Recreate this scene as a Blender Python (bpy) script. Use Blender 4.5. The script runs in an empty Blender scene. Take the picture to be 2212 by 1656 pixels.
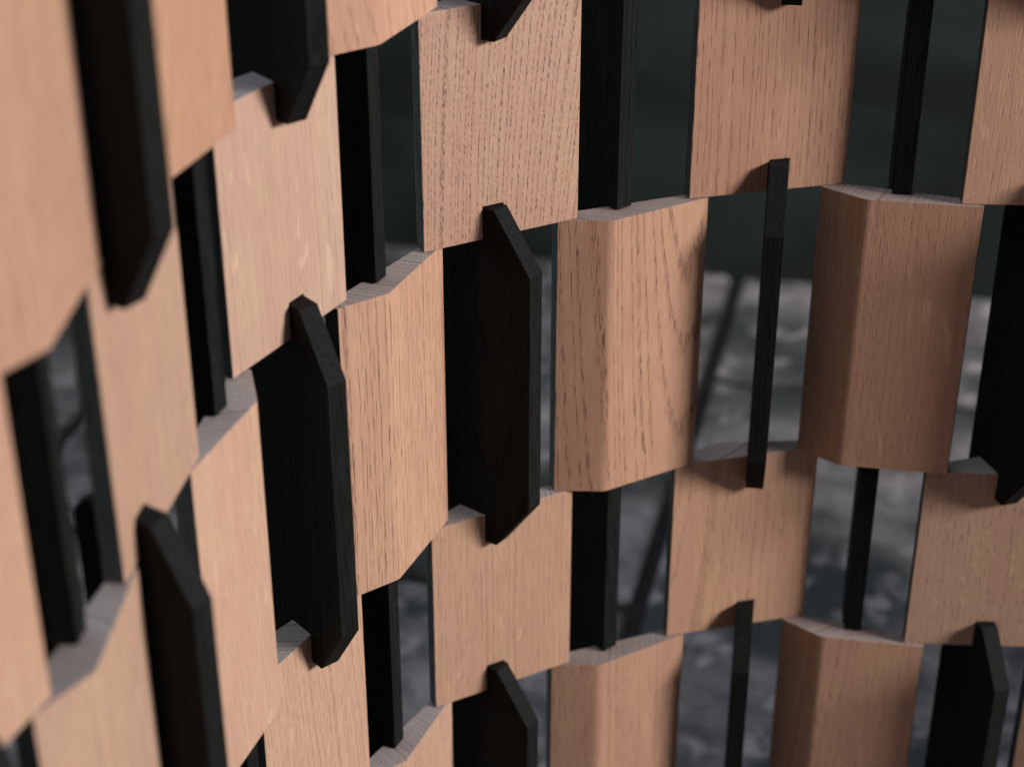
import bpy, bmesh, math, random
from mathutils import Vector, Matrix

scn = bpy.context.scene
C = scn.collection
FLOOR_TO_B = 1.0422            # height of the top of the ridged row that fills the picture

# ------------------------------------------------------------------ camera
cam_d = bpy.data.cameras.new('camera')
cam = bpy.data.objects.new('camera', cam_d)
C.objects.link(cam)
cam.location = (0, 0, FLOOR_TO_B + 0.6813)
cam.rotation_euler = (math.pi / 2 - 0.5060, 0, 0)
cam_d.sensor_width = 36.0
cam_d.lens = 3871.6 / 2212 * 36.0
cam_d.clip_start = 0.02
cam_d.clip_end = 60
cam_d.dof.use_dof = True
cam_d.dof.focus_distance = 1.63
cam_d.dof.aperture_fstop = 3.2
cam_d.dof.aperture_blades = 9
scn.camera = cam

# ------------------------------------------------------------------ world and lamps
w = bpy.data.worlds.new('World')
scn.world = w
w.use_nodes = True
w.node_tree.nodes['Background'].inputs[0].default_value = (0.62, 0.75, 0.85, 1)
w.node_tree.nodes['Background'].inputs[1].default_value = 0.020

def area(name, loc, target, size, power, col, size_y=None):
    d = bpy.data.lights.new(name, 'AREA')
    d.shape = 'RECTANGLE'
    d.size = size
    d.size_y = size_y or size
    d.energy = power
    d.color = col
    o = bpy.data.objects.new(name, d)
    C.objects.link(o)
    o.location = loc
    o.rotation_euler = (Vector(target) - Vector(loc)).to_track_quat('-Z', 'Y').to_euler()
    return o

AIM = (0.05, 1.5, 0.95)
area('key_lamp', (5.55, -0.45, 3.30), AIM, 1.9, 570, (1.0, 0.94, 0.90), 1.2)
area('overhead_lamp', (-0.15, 1.65, 3.3), (0.0, 1.7, 0.4), 1.4, 33, (0.82, 0.89, 1.0), 1.6)
area('side_lamp', (-2.7, 2.35, 2.0), (0.0, 1.7, 0.9), 1.4, 19, (0.84, 0.96, 0.96), 1.4)

scn.view_settings.view_transform = 'Standard'
scn.view_settings.look = 'None'
scn.view_settings.exposure = 0.0
scn.view_settings.gamma = 1.0

# ------------------------------------------------------------------ materials
class G:
    def __init__(s, name):
        s.m = bpy.data.materials.new(name)
        s.m.use_nodes = True
        s.t = s.m.node_tree
        s.t.nodes.clear()
    def n(s, typ, ins=None, **kw):
        nd = s.t.nodes.new(typ)
        for k, v in kw.items():
            setattr(nd, k, v)
        for k, v in (ins or {}).items():
            if isinstance(v, tuple) and len(v) == 2 and hasattr(v[0], 'outputs'):
                s.t.links.new(v[0].outputs[v[1]], nd.inputs[k])
            elif hasattr(v, 'outputs'):
                s.t.links.new(v.outputs[0], nd.inputs[k])
            else:
                nd.inputs[k].default_value = v
        return nd
    def math(s, op, a, b=0.0, c=0.0, clamp=False):
        return s.n('ShaderNodeMath', {0: a, 1: b, 2: c}, operation=op, use_clamp=clamp)
    def vmath(s, op, a, b=(0, 0, 0)):
        return s.n('ShaderNodeVectorMath', {0: a, 1: b}, operation=op)
    def noise(s, v, scale, detail=2.0, rough=0.5, dist=0.0):
        return s.n('ShaderNodeTexNoise', {'Vector': v, 'Scale': scale, 'Detail': detail, 'Roughness': rough, 'Distortion': dist})
    def ramp(s, v, lo, hi, a=0.0, b=1.0):
        return s.n('ShaderNodeMapRange', {0: v, 1: lo, 2: hi, 3: a, 4: b}, interpolation_type='SMOOTHSTEP')
    def mix(s, f, a, b, mode='MIX'):
        nd = s.t.nodes.new('ShaderNodeMix')
        nd.data_type = 'RGBA'
        nd.blend_type = mode
        for k, v in ((0, f), (6, a), (7, b)):
            if hasattr(v, 'outputs'):
                s.t.links.new(v.outputs[2] if v.bl_idname == 'ShaderNodeMix' else v.outputs[0], nd.inputs[k])
            else:
                nd.inputs[k].default_value = v if not isinstance(v, tuple) else (*v, 1.0)[:4]
        return nd
    def finish(s, col, rough, bump=None, bump_d=0.0003, bump_s=0.5, spec=0.4):
        b = s.n('ShaderNodeBsdfPrincipled')
        if hasattr(col, 'outputs'):
            s.t.links.new(col.outputs[2] if col.bl_idname == 'ShaderNodeMix' else col.outputs[0], b.inputs['Base Color'])
        else:
            b.inputs['Base Color'].default_value = (*col, 1)
        if hasattr(rough, 'outputs'):
            s.t.links.new(rough.outputs[0], b.inputs['Roughness'])
        else:
            b.inputs['Roughness'].default_value = rough
        b.inputs['Specular IOR Level'].default_value = spec
        if bump is not None:
            bn = s.n('ShaderNodeBump', {'Height': bump, 'Strength': bump_s, 'Distance': bump_d})
            s.t.links.new(bn.outputs[0], b.inputs['Normal'])
        o = s.n('ShaderNodeOutputMaterial')
        s.t.links.new(b.outputs[0], o.inputs[0])
        return s.m

def wood_field(g):
    """Growth rings, pores and rays of oak in the vector attribute 'wood' (x, y across the trunk, z along it, metres)."""
    at = g.n('ShaderNodeAttribute', attribute_name='wood')
    p = (at, 1)
    lo = g.noise(g.vmath('MULTIPLY', p, (7, 7, 1.6)), 1.0, 2.0, 0.5)
    hi = g.noise(g.vmath('MULTIPLY', p, (70, 70, 14)), 1.0, 2.0, 0.5)
    off = g.vmath('SCALE', g.vmath('SUBTRACT', (lo, 1), (0.5, 0.5, 0.5)))
    off.inputs['Scale'].default_value = 0.014
    off2 = g.vmath('SCALE', g.vmath('SUBTRACT', (hi, 1), (0.5, 0.5, 0.5)))
    off2.inputs['Scale'].default_value = 0.0017
    q = g.vmath('ADD', g.vmath('ADD', p, off), off2)
    sx = g.n('ShaderNodeSeparateXYZ', {0: q})
    X, Y, Z = (sx, 0), (sx, 1), (sx, 2)
    r = g.math('SQRT', g.math('ADD', g.math('MULTIPLY', X, X), g.math('MULTIPLY', Y, Y)))
    wob = g.n('ShaderNodeTexNoise', {'W': r, 'Scale': 60.0, 'Detail': 2.0}, noise_dimensions='1D')
    ph = g.math('ADD', g.math('MULTIPLY', r, 1 / 0.0046), g.math('MULTIPLY', wob, 2.6))
    fr = g.math('FRACT', ph)
    early = g.math('MULTIPLY', g.ramp(fr, 0.0, 0.07), g.ramp(fr, 0.12, 0.46, 1.0, 0.0))
    # pores: long thin dashes along the trunk
    pn = g.noise(g.vmath('MULTIPLY', q, (1150, 1150, 46)), 1.0, 1.0, 0.5)
    pore = g.math('MULTIPLY', g.ramp(pn, 0.49, 0.60), g.math('ADD', g.math('MULTIPLY', early, 0.95), 0.20))
    fn = g.noise(g.vmath('MULTIPLY', q, (520, 520, 7)), 1.0, 2.0, 0.6)
    # rays: ribbons standing in the radial plane
    ang = g.math('MULTIPLY', g.math('ARCTAN2', Y, X), 0.15)
    rv = g.n('ShaderNodeCombineXYZ', {0: g.math('MULTIPLY', ang, 420.0), 1: g.math('MULTIPLY', r, 75.0), 2: g.math('MULTIPLY', Z, 19.0)})
    rn = g.noise(rv, 1.0, 2.0, 0.5, 0.5)
    ray = g.ramp(rn, 0.64, 0.72)
    return at, early, pore, fn, ray, lo

def oak_material():
    g = G('oak')
    at, early, pore, fn, ray, lo = wood_field(g)
    info = g.n('ShaderNodeObjectInfo')
    base = g.mix(g.ramp((lo, 0), 0.3, 0.7), (0.490, 0.285, 0.200), (0.520, 0.320, 0.232))
    blot = g.noise(g.vmath('MULTIPLY', (at, 1), (34, 34, 9)), 1.0, 3.0, 0.55, 0.4)
    base = g.mix(g.math('MULTIPLY', g.ramp((blot, 0), 0.42, 0.64), 0.60), base, (0.535, 0.345, 0.222))
    strk = g.noise(g.vmath('MULTIPLY', (at, 1), (170, 170, 2.2)), 1.0, 2.0, 0.6)
    base = g.mix(g.math('MULTIPLY', g.ramp(strk, 0.50, 0.72), 0.38), base, (0.395, 0.222, 0.160))
    base = g.mix(g.math('MULTIPLY', g.ramp(fn, 0.3, 0.75), 0.35), base, (0.420, 0.232, 0.152))
    base = g.mix(g.math('MULTIPLY', g.math('MULTIPLY', early, 0.30), (info, 2)), base, (0.365, 0.190, 0.122))
    base = g.mix(g.math('MULTIPLY', ray, g.math('SUBTRACT', 0.56, g.math('MULTIPLY', (info, 2), 0.28))), base, (0.66, 0.45, 0.30))
    base = g.mix(g.math('MULTIPLY', g.math('MULTIPLY', pore, 0.78), (info, 2), clamp=True), base, (0.165, 0.082, 0.062))
    # end grain takes up more of the oil and is darker; its grey also paints in cool light from above
    geo = g.n('ShaderNodeNewGeometry')
    nz = g.n('ShaderNodeSeparateXYZ', {0: (geo, 1)})
    endg = g.ramp(g.math('ABSOLUTE', (nz, 2)), 0.80, 0.95)
    endc = g.mix(g.math('ADD', g.math('MULTIPLY', early, 0.55), g.math('MULTIPLY', g.ramp(fn, 0.35, 0.7), 0.35), clamp=True), (0.31, 0.275, 0.275), (0.125, 0.105, 0.103))
    base = g.mix(g.math('MULTIPLY', endg, 0.88), base, endc)
    hsv = g.n('ShaderNodeHueSaturation', {'Hue': 0.5, 'Saturation': 1.0, 'Value': 1.0})
    tint = g.n('ShaderNodeMix', data_type='RGBA', blend_type='MULTIPLY')
    tint.inputs[0].default_value = 1.0
    g.t.links.new(base.outputs[2], tint.inputs[6])
    g.t.links.new(info.outputs['Color'], tint.inputs[7])
    g.t.links.new(tint.outputs[2], hsv.inputs['Color'])
    h = g.math('SUBTRACT', g.math('MULTIPLY', fn, 0.25), g.math('MULTIPLY', pore, 1.0))
    ro = g.math('ADD', g.math('MULTIPLY', pore, 0.2), 0.50)
    return g.finish(hsv, ro, h, 0.0004, 0.55, 0.35)

def black_material():
    g = G('black_stained_oak')
    at, early, pore, fn, ray, lo = wood_field(g)
    base = g.mix(g.ramp(fn, 0.3, 0.75), (0.0080, 0.0089, 0.0087), (0.0150, 0.0166, 0.0162))
    base = g.mix(g.math('MULTIPLY', pore, 0.85, clamp=True), base, (0.0035, 0.0035, 0.0035))
    dust = g.ramp(g.noise((at, 1), 420.0, 0.0), 0.90, 0.915)
    base = g.mix(g.math('MULTIPLY', dust, 0.55), base, (0.30, 0.30, 0.29))
    h = g.math('SUBTRACT', g.math('MULTIPLY', fn, 0.3), pore)
    ro = g.math('ADD', g.math('MULTIPLY', fn, 0.16), 0.58)
    return g.finish(base, ro, h, 0.0003, 0.4, 0.05)

def edge_material():
    g = G('grey_stained_edge')
    at, early, pore, fn, ray, lo = wood_field(g)
    base = g.mix(g.ramp(fn, 0.3, 0.75), (0.070, 0.084, 0.088), (0.105, 0.122, 0.126))
    base = g.mix(g.math('MULTIPLY', pore, 0.9, clamp=True), base, (0.008, 0.009, 0.010))
    return g.finish(base, 0.5, g.math('SUBTRACT', g.math('MULTIPLY', fn, 0.3), pore), 0.0004, 0.5, 0.35)

def stone_material():
    g = G('floor_stone')
    tc = g.n('ShaderNodeTexCoord')
    info = g.n('ShaderNodeObjectInfo')
    geo = g.n('ShaderNodeNewGeometry')
    p = (geo, 0)
    big = g.noise(p, 3.2, 4.0, 0.55, 0.6)
    mid = g.noise(p, 11.0, 4.0, 0.6, 0.4)
    fine = g.noise(p, 70.0, 3.0, 0.6)
    c = g.mix(g.ramp(big, 0.38, 0.70), (0.046, 0.054, 0.056), (0.34, 0.308, 0.320))
    c = g.mix(g.math('MULTIPLY', g.ramp(mid, 0.52, 0.68), 0.65), c, (0.54, 0.485, 0.505))
    c = g.mix(g.math('MULTIPLY', g.ramp(mid, 0.46, 0.30), 0.6), c, (0.055, 0.055, 0.056))
    c = g.mix(g.math('MULTIPLY', g.ramp(fine, 0.4, 0.7), 0.25), c, (0.09, 0.088, 0.085))
    return g.finish(c, 0.75, g.math('ADD', mid, g.math('MULTIPLY', fine, 0.4)), 0.004, 0.6, 0.3)

def joint_material():
    g = G('joint_dirt')
    geo = g.n('ShaderNodeNewGeometry')
    f = g.noise((geo, 0), 40.0, 3.0, 0.6)
    c = g.mix(f, (0.014, 0.013, 0.014), (0.03, 0.028, 0.028))
    return g.finish(c, 0.9, f, 0.003, 0.5, 0.2)

def wall_material():
    g = G('dark_wall')
    geo = g.n('ShaderNodeNewGeometry')
    p = (geo, 0)
    a = g.noise(g.vmath('MULTIPLY', p, (1.4, 1.4, 3.2)), 1.0, 4.0, 0.55, 0.5)
    b = g.noise(p, 9.0, 4.0, 0.6)
    c = g.mix(g.ramp(a, 0.35, 0.68), (0.008, 0.0115, 0.011), (0.021, 0.031, 0.030))
    c = g.mix(g.math('MULTIPLY', g.ramp(b, 0.5, 0.72), 0.4), c, (0.014, 0.016, 0.015))
    return g.finish(c, 0.85, b, 0.006, 0.5, 0.25)

OAK, BLACK, EDGE = oak_material(), black_material(), edge_material()
STONE, JOINT, WALL = stone_material(), joint_material(), wall_material()

# ------------------------------------------------------------------ helpers
rnd = random.Random(7)
def U(a):
    return Vector((math.cos(a), math.sin(a)))
def left_of(v):
    return Vector((-v.y, v.x))

def prism(poly, z0, z1):
    """Solid on a plan polygon given anticlockwise."""
    bm = bmesh.new()
    lo = [bm.verts.new((p[0], p[1], z0)) for p in poly]
    hi = [bm.verts.new((p[0], p[1], z1)) for p in poly]
    n = len(poly)
    bm.faces.new(lo[::-1])
    bm.faces.new(hi)
    for i in range(n):
        bm.faces.new((lo[i], lo[(i + 1) % n], hi[(i + 1) % n], hi[i]))
    bmesh.ops.recalc_face_normals(bm, faces=bm.faces)
    return bm

def slab_on_profile(org, d, t, prof, thick):
    """Board of even thickness whose outline is prof = [(distance along d, height)], spread by thick along t."""
    bm = bmesh.new()
    a = [bm.verts.new((org.x + d.x * f, org.y + d.y * f, z)) for f, z in prof]
    b = [bm.verts.new((v.co.x + t.x * thick, v.co.y + t.y * thick, v.co.z)) for v in a]
    n = len(prof)
    bm.faces.new(a)
    bm.faces.new(b[::-1])
    for i in range(n):
        bm.faces.new((a[i], b[i], b[(i + 1) % n], a[(i + 1) % n]))
    bmesh.ops.recalc_face_normals(bm, faces=bm.faces)
    return bm

def soften(bm, off=0.0007):
    ed = [e for e in bm.edges if len(e.link_faces) == 2 and e.calc_face_angle(0) > 0.30 and e.calc_length() > 0.004]
    bmesh.ops.bevel(bm, geom=ed, offset=off, offset_type='OFFSET', segments=2, profile=0.6, affect='EDGES', clamp_overlap=True)

def set_wood(me, origin, u, pith, tilt, seed):
    """Place the board in its tree: u is the board's width direction, pith the trunk centre in (width, depth)."""
    zm = sum(v.co.z for v in me.vertices) / len(me.vertices)
    n = left_of(u)
    at = me.attributes.new('wood', 'FLOAT_VECTOR', 'POINT')
    for i, v in enumerate(me.vertices):
        q = Vector((v.co.x - origin.x, v.co.y - origin.y))
        z = v.co.z - zm
        at.data[i].vector = (q.dot(u) - pith[0] + z * tilt[0], q.dot(n) - pith[1] + z * tilt[1], z + seed)

def piece(name, me, parent, mats):
    o = bpy.data.objects.new(name, me)
    C.objects.link(o)
    for m in mats:
        me.materials.append(m)
    o.parent = parent
    return o

def to_local(me, org):
    me.transform(Matrix.Translation((-org[0], -org[1], -org[2])))

def cut(bm, cutters):
    """Cut slots out of a board."""
    me = bpy.data.meshes.new('tmp')
    bm.to_mesh(me)
    bm.free()
    o = bpy.data.objects.new('tmp', me)
    C.objects.link(o)
    cs = []
    for c in cutters:
        cm = bpy.data.meshes.new('tmpc')
        c.to_mesh(cm)
        c.free()
        co = bpy.data.objects.new('tmpc', cm)
        C.objects.link(co)
        cs.append(co)
        md = o.modifiers.new('b', 'BOOLEAN')
        md.operation = 'DIFFERENCE'
        md.solver = 'EXACT'
        md.object = co
    dg = bpy.context.evaluated_depsgraph_get()
    res = bpy.data.meshes.new_from_object(o.evaluated_get(dg))
    out = bmesh.new()
    out.from_mesh(res)
    for q in [o] + cs:
        m_ = q.data
        bpy.data.objects.remove(q)
        bpy.data.meshes.remove(m_)
    bpy.data.meshes.remove(res)
    bmesh.ops.dissolve_limit(out, angle_limit=0.01, verts=out.verts, edges=out.edges)
    return out

# ------------------------------------------------------------------ setting: stone floor and dark wall
def obj_from_bm(name, bm, mats):
    me = bpy.data.meshes.new(name)
    bm.to_mesh(me)
    bm.free()
    for m in mats:
        me.materials.append(m)
    o = bpy.data.objects.new(name, me)
    C.objects.link(o)
    return o

WALL_A = Vector((-0.257, 3.761))
WALL_D = (Vector((0.548, 3.589)) - WALL_A).normalized()
ground = obj_from_bm('ground', prism([(-7, -4), (7, -4), (7, 9), (-7, 9)], -0.30, -0.012), [JOINT])
ground['kind'] = 'structure'

def floor_slabs():
    # joints run along JD; the visible joint passes through JP
    JP, JD = Vector((0.368, 3.051)), U(1.335)
    JN = left_of(JD)
    across, along, gap = 1.15, 1.5, 0.030
    me_cache = None
    for i in range(-3, 3):
        for j in range(-3, 3):
            c0 = JP + JN * (i * across + gap / 2) + JD * (j * along + (0.10 if i % 2 else -0.69))
            mid = c0 + JN * (across - gap) / 2 + JD * (along - gap) / 2
            if (mid - WALL_A).dot(left_of(WALL_D)) > 0.75:
                continue
            if me_cache is None:
                hw, hl = (across - gap) / 2, (along - gap) / 2
                bm = prism([(-hl, -hw), (hl, -hw), (hl, hw), (-hl, hw)], -0.05, 0.0)
                bmesh.ops.bevel(bm, geom=[e for e in bm.edges], offset=0.006, segments=2, affect='EDGES')
                me_cache = bpy.data.meshes.new('slab')
                bm.to_mesh(me_cache)
                bm.free()
                me_cache.materials.append(STONE)
            o = bpy.data.objects.new('slab', me_cache)
            C.objects.link(o)
            o.parent = ground
            o.location = (mid.x, mid.y, 0.0 - 0.001 * ((i + j) % 2))
            o.rotation_euler = (0, 0, 1.335)
floor_slabs()

wn = left_of(WALL_D)
a, b = WALL_A - WALL_D * 6, WALL_A + WALL_D * 6
wall = obj_from_bm('wall', prism([a, b, b + wn * 0.2, a + wn * 0.2], -0.02, 3.2), [WALL])
wall['label'] = 'tall dark green-black wall standing behind the wooden screen'
wall['category'] = 'wall'

# ------------------------------------------------------------------ the screen
screen = bpy.data.objects.new('wooden_screen', None)
C.objects.link(screen)
SO = Vector((0.0, 1.5, 0.0))
screen.location = SO
screen['label'] = 'curved openwork screen of interlocking pale oak boards and black fins'
screen['category'] = 'screen'

HF, HR = 0.2211, 0.3000          # heights of the flat-board rows and of the ridged-board rows
OV, CH = 0.0316, 0.0559          # overlap of a fin onto a board, height of its slope
W, T, RIDGE = 0.1604, 0.0145, 0.0187
FT, D1 = 0.0188, 0.0129          # fin thickness, level part of its tab
GAP = 0.0005
rows = []                        # (kind, bottom, top), from the floor up
z = 0.0
for k, h in (('flat', HF), ('ridged', HR), ('flat', HF), ('ridged', HR), ('flat', HF), ('ridged', HR)):
    rows.append((k, z, z + h))
    z += h

# flat-board columns: centre of the front face, direction, fin offset, fin direction, fin depth
FL = {
    0: (Vector((-0.1803, 1.3059)), 1.0639, -0.0014, -0.872, 0.0490),
    1: (Vector((-0.0088, 1.5104)), 0.4983, -0.0198, -0.6573, 0.0536),
    2: (Vector((0.2484, 1.6140)), 0.2446, -0.0003, -1.7136, 0.0526),
}
# ridged-board columns: ridge, direction of the left and right slope, their widths, rear fin front point and direction
RG = {
    0: (Vector((-0.1963, 1.2021)), 1.247, 1.79, 0.110, 0.0513, Vector((-0.2244, 1.1756)), -0.3411),
    1: (Vector((-0.1062, 1.3895)), 0.630, 1.172, 0.0513, 0.110, Vector((-0.1183, 1.4066)), -0.4332),
    2: (Vector((0.0942, 1.5435)), -0.0214, 0.5246, 0.0513, 0.110, Vector((0.0996, 1.5662)), -0.8781),
}
def add_flat(i, start, a, fin_turn, s=-0.006, D=0.052):
    FL[i] = (start + U(a) * W / 2, a, s, a - math.pi / 2 + fin_turn, D)
def ridged_from(i, M, aL, aR, wl, wr, turn=0.15):
    L, R = M - U(aL) * wl, M + U(aR) * wr
    u = (R - L).normalized()
    n = left_of(u)
    rf = (L + R) / 2 + n * 0.002 - u * FT * 0.5
    RG[i] = (M, aL, aR, wl, wr, rf, math.atan2(u.y, u.x) - math.pi / 2 + turn)
# to the right the screen swings back towards the viewer's side
M3 = Vector((0.302, 1.627)) + U(-0.70) * 0.0513
ridged_from(3, M3, -0.70, -0.157, 0.0513, 0.110)
add_flat(3, M3 + U(-0.157) * 0.110 - U(-0.05) * 0.020 + left_of(U(-0.05)) * 0.004, -0.05, 0.36)
# ... and straightens again beyond: unseen columns added to shade the floor behind
def run_right(i, a_r, a_f, turn):
    c, a0 = FL[i - 1][0], FL[i - 1][1]
    st = c + U(a0) * (W / 2 - 0.020)
    M = st + U(a_r - 0.37) * 0.0513
    ridged_from(i, M, a_r - 0.37, a_r + 0.17, 0.0513, 0.110)
    add_flat(i, M + U(a_r + 0.17) * 0.110 - U(a_f) * 0.020, a_f, turn)
run_right(4, 0.10, 0.15, -0.36)
run_right(5, 0.15, 0.20, 0.36)
for i_ in (6, 7, 8, 9):
    run_right(i_, 0.12, 0.06, -0.36 if i_ % 2 == 0 else 0.36)
# to the left it turns and runs on past the viewer
L0 = RG[0][0] - U(1.247) * 0.110
FLm = L0 + U(1.40) * 0.020
FL[-1] = (FLm - U(1.42) * W / 2, 1.42, -0.052, 1.42 - math.pi / 2 - 0.42, 0.044)
e = FL[-1][0] - U(1.42) * W / 2
R_ = e + U(1.35) * 0.020
M_ = R_ - U(1.52) * 0.110
ridged_from(-1, M_, 0.98, 1.52, 0.0513, 0.110)
L_ = M_ - U(0.98) * 0.0513
FL[-2] = (L_ + U(1.2) * 0.02 - U(1.22) * W / 2, 1.22, -0.006, 1.22 - math.pi / 2 - 0.36, 0.052)

# where each board was sawn from its tree: (width, depth) of the pith, lean of the grain
SAWN = {
    ('flat', 0, 4): ((0.30, 0.035), (0.02, 0.02)),
    ('flat', 1, 4): ((0.16, 0.09), (0.00, -0.15)),
    ('flat', 2, 4): ((-0.22, 0.20), (0.03, 0.02)),
    ('ridged', 0, 3): ((0.20, 0.12), (0.05, 0.05)),
    ('ridged', 1, 3): ((0.19, 0.055), (0.00, 0.01)),
    ('ridged', 2, 3): ((0.070, 0.11), (0.00, 0.035)),
    ('flat', 0, 2): ((0.20, 0.16), (0.03, 0.05)),
    ('flat', 1, 2): ((0.24, -0.06), (0.00, 0.02)),
    ('flat', 2, 2): ((-0.12, 0.22), (0.06, 0.04)),
}
TINT = {  # board tones, with lit boards painted paler and shaded ones deeper
    ('flat', 0, 4): (0.98, 1.07, 1.16, 0.35),
    ('flat', 1, 4): (0.98, 1.00, 1.04, 1.00),
    ('flat', 2, 4): (0.88, 0.82, 0.80, 0.75),
    ('ridged', 0, 3): (1.04, 1.10, 1.14, 0.30),
    ('ridged', 1, 3): (1.04, 1.03, 1.00, 1.00),
    ('ridged', 2, 3): (0.96, 0.92, 0.88, 0.95),
    ('flat', 0, 2): (1.00, 1.05, 1.05, 0.55),
    ('flat', 1, 2): (0.98, 0.99, 0.98, 0.50),
    ('flat', 2, 2): (0.97, 0.94, 0.90, 0.45),
}
def sawn(kind, col, row):
    if (kind, col, row) in SAWN:
        return SAWN[(kind, col, row)]
    a = rnd.uniform(-0.5, 3.6)
    r_ = rnd.uniform(0.08, 0.26)
    return ((r_ * math.cos(a), r_ * math.sin(a)), (rnd.uniform(-0.06, 0.06), rnd.uniform(-0.08, 0.08)))

def finish_board(bm, name, org, u, kind, col, row, stain_dir):
    soften(bm)
    me = bpy.data.meshes.new(name)
    bm.to_mesh(me)
    bm.free()
    pith, tilt = sawn(kind, col, row)
    set_wood(me, org, u, pith, tilt, rnd.uniform(0, 40))
    for p in me.polygons:
        if abs(p.normal.x * u.x + p.normal.y * u.y) > 0.90 and p.area > 0.001:
            p.material_index = 1
    to_local(me, SO)
    o = piece(name, me, screen, [OAK, EDGE])
    v = rnd.uniform(0.86, 1.05)
    k = rnd.uniform(-0.08, 0.07)
    o.color = TINT.get((kind, col, row), (v, v * (1 + k), v * (1 + 1.6 * k), rnd.uniform(0.35, 0.95)))   # tone, and how open the pores are
    return o

def fin_cutter(c, u, s, ka, D, za, zb):
    """A slot for the fin, through the flat board, from za to zb."""
    d = U(ka)
    t = left_of(d)
    org = c + u * s - t * 0.0003
    return slab_on_profile(org, d, t, [(-0.09, za), (0.05, za), (0.05, zb), (-0.09, zb)], FT + 0.0006)

def flat_board(col, row):
    kind, z0, z1 = rows[row]
    c, a, s, ka, D = FL[col]
    u = U(a)
    n = left_of(u)
    L, R = c - u * W / 2, c + u * W / 2
    poly = [L, R, R + n * T, L + u * 0.058 + n * (T + RIDGE), L + n * T]
    bm = prism(poly, z0 + GAP, z1)
    cuts = []
    if row > 0:
        cuts.append(fin_cutter(c, u, s, ka, D, z0 - 0.05, z0 + OV + 0.0012))
    if row < len(rows) - 1:
        cuts.append(fin_cutter(c, u, s, ka, D, z1 - OV - 0.0006, z1 + 0.05))
    bm = cut(bm, cuts)
    finish_board(bm, 'oak_board', c, u, 'flat', col, row, u)

def ridged_board(col, row):
    kind, z0, z1 = rows[row]
    M, aL, aR, wl, wr, rf, ra = RG[col]
    L, R = M - U(aL) * wl, M + U(aR) * wr
    u = (R - L).normalized()
    n = left_of(u)
    bm = prism([L, M, R, R + n * T, L + n * T], z0 + GAP, z1)
    # the ridge itself is slightly eased
    es = [e for e in bm.edges if (e.verts[0].co.xy - M).length < 1e-5 and (e.verts[1].co.xy - M).length < 1e-5]
    bmesh.ops.bevel(bm, geom=es, offset=0.004, segments=3, profile=0.5, affect='EDGES')
    finish_board(bm, 'ridged_oak_board', M, u, 'ridged', col, row, u)

def fin(org, d, prof, thick, name='black_fin'):
    t = left_of(d)
    bm = slab_on_profile(org, d, t, prof, thick)
    soften(bm, 0.0006)
    me = bpy.data.meshes.new(name)
    bm.to_mesh(me)
    bm.free()
    set_wood(me, org, d, (rnd.uniform(-0.2, 0.2), rnd.uniform(0.08, 0.2)), (rnd.uniform(-.05, .05), rnd.uniform(-.05, .05)), rnd.uniform(0, 40))
    to_local(me, SO)
    return piece(name, me, screen, [BLACK])

def front_fin(col, row):
    """Stands in a ridged row, hooked through the flat boards above and below it."""
    kind, z0, z1 = rows[row]
    c, a, s, ka, D = FL[col]
    u, d = U(a), U(ka)
    top = z1 + OV if row < len(rows) - 1 else z1
    bot = z0 - OV
    bk = 0.095 if col == 0 else 0.058
    prof = [(-bk, bot + 0.012), (-bk + 0.01, bot), (D1, bot), (D, bot + CH), (D, top - CH), (D1, top), (-bk + 0.01, top), (-bk, top - 0.012)]
    fin(c + u * s, d, prof, FT)

def rear_fin(col, row):
    """Stands in a flat row, resting on the ridged board and hooked behind it."""
    kind, z0, z1 = rows[row]
    M, aL, aR, wl, wr, rf, ra = RG[col]
    d = U(ra)
    L, R = M - U(aL) * wl, M + U(aR) * wr
    u = (R - L).normalized()
    n = left_of(u)
    # the hook drops just behind the board's flat back
    g = max(((L + n * (T + 0.0004)) - (rf + left_of(d) * k)).dot(n) / (-d.dot(n)) for k in (0.0, FT))
    lo, hi = z0 + 2 * GAP, z1 - GAP
    ob = OV if row > 0 else 0.0
    ot = OV if row < len(rows) - 1 else 0.0
    prof = [(0.0, lo), (0.0, hi)]
    if ot:
        prof += [(-g, hi), (-g, hi + ot), (-g - D1, hi + ot), (-g - 0.05, hi + ot - CH), (-g - 0.092, hi - 0.075)]
    else:
        prof += [(-g - 0.092, hi)]
    if ob:
        prof += [(-g - 0.092, lo - ob + 0.02), (-g - 0.075, lo - ob), (-g, lo - ob), (-g, lo)]
    else:
        prof += [(-g - 0.092, lo)]
    fin(rf, d, prof[::-1], FT)

for r_i, (kind, z0, z1) in enumerate(rows):
    if kind == 'flat':
        for col in sorted(FL):
            flat_board(col, r_i)
        for col in sorted(RG):
            rear_fin(col, r_i)
    else:
        for col in sorted(RG):
            ridged_board(col, r_i)
        for col in sorted(FL):
            front_fin(col, r_i)
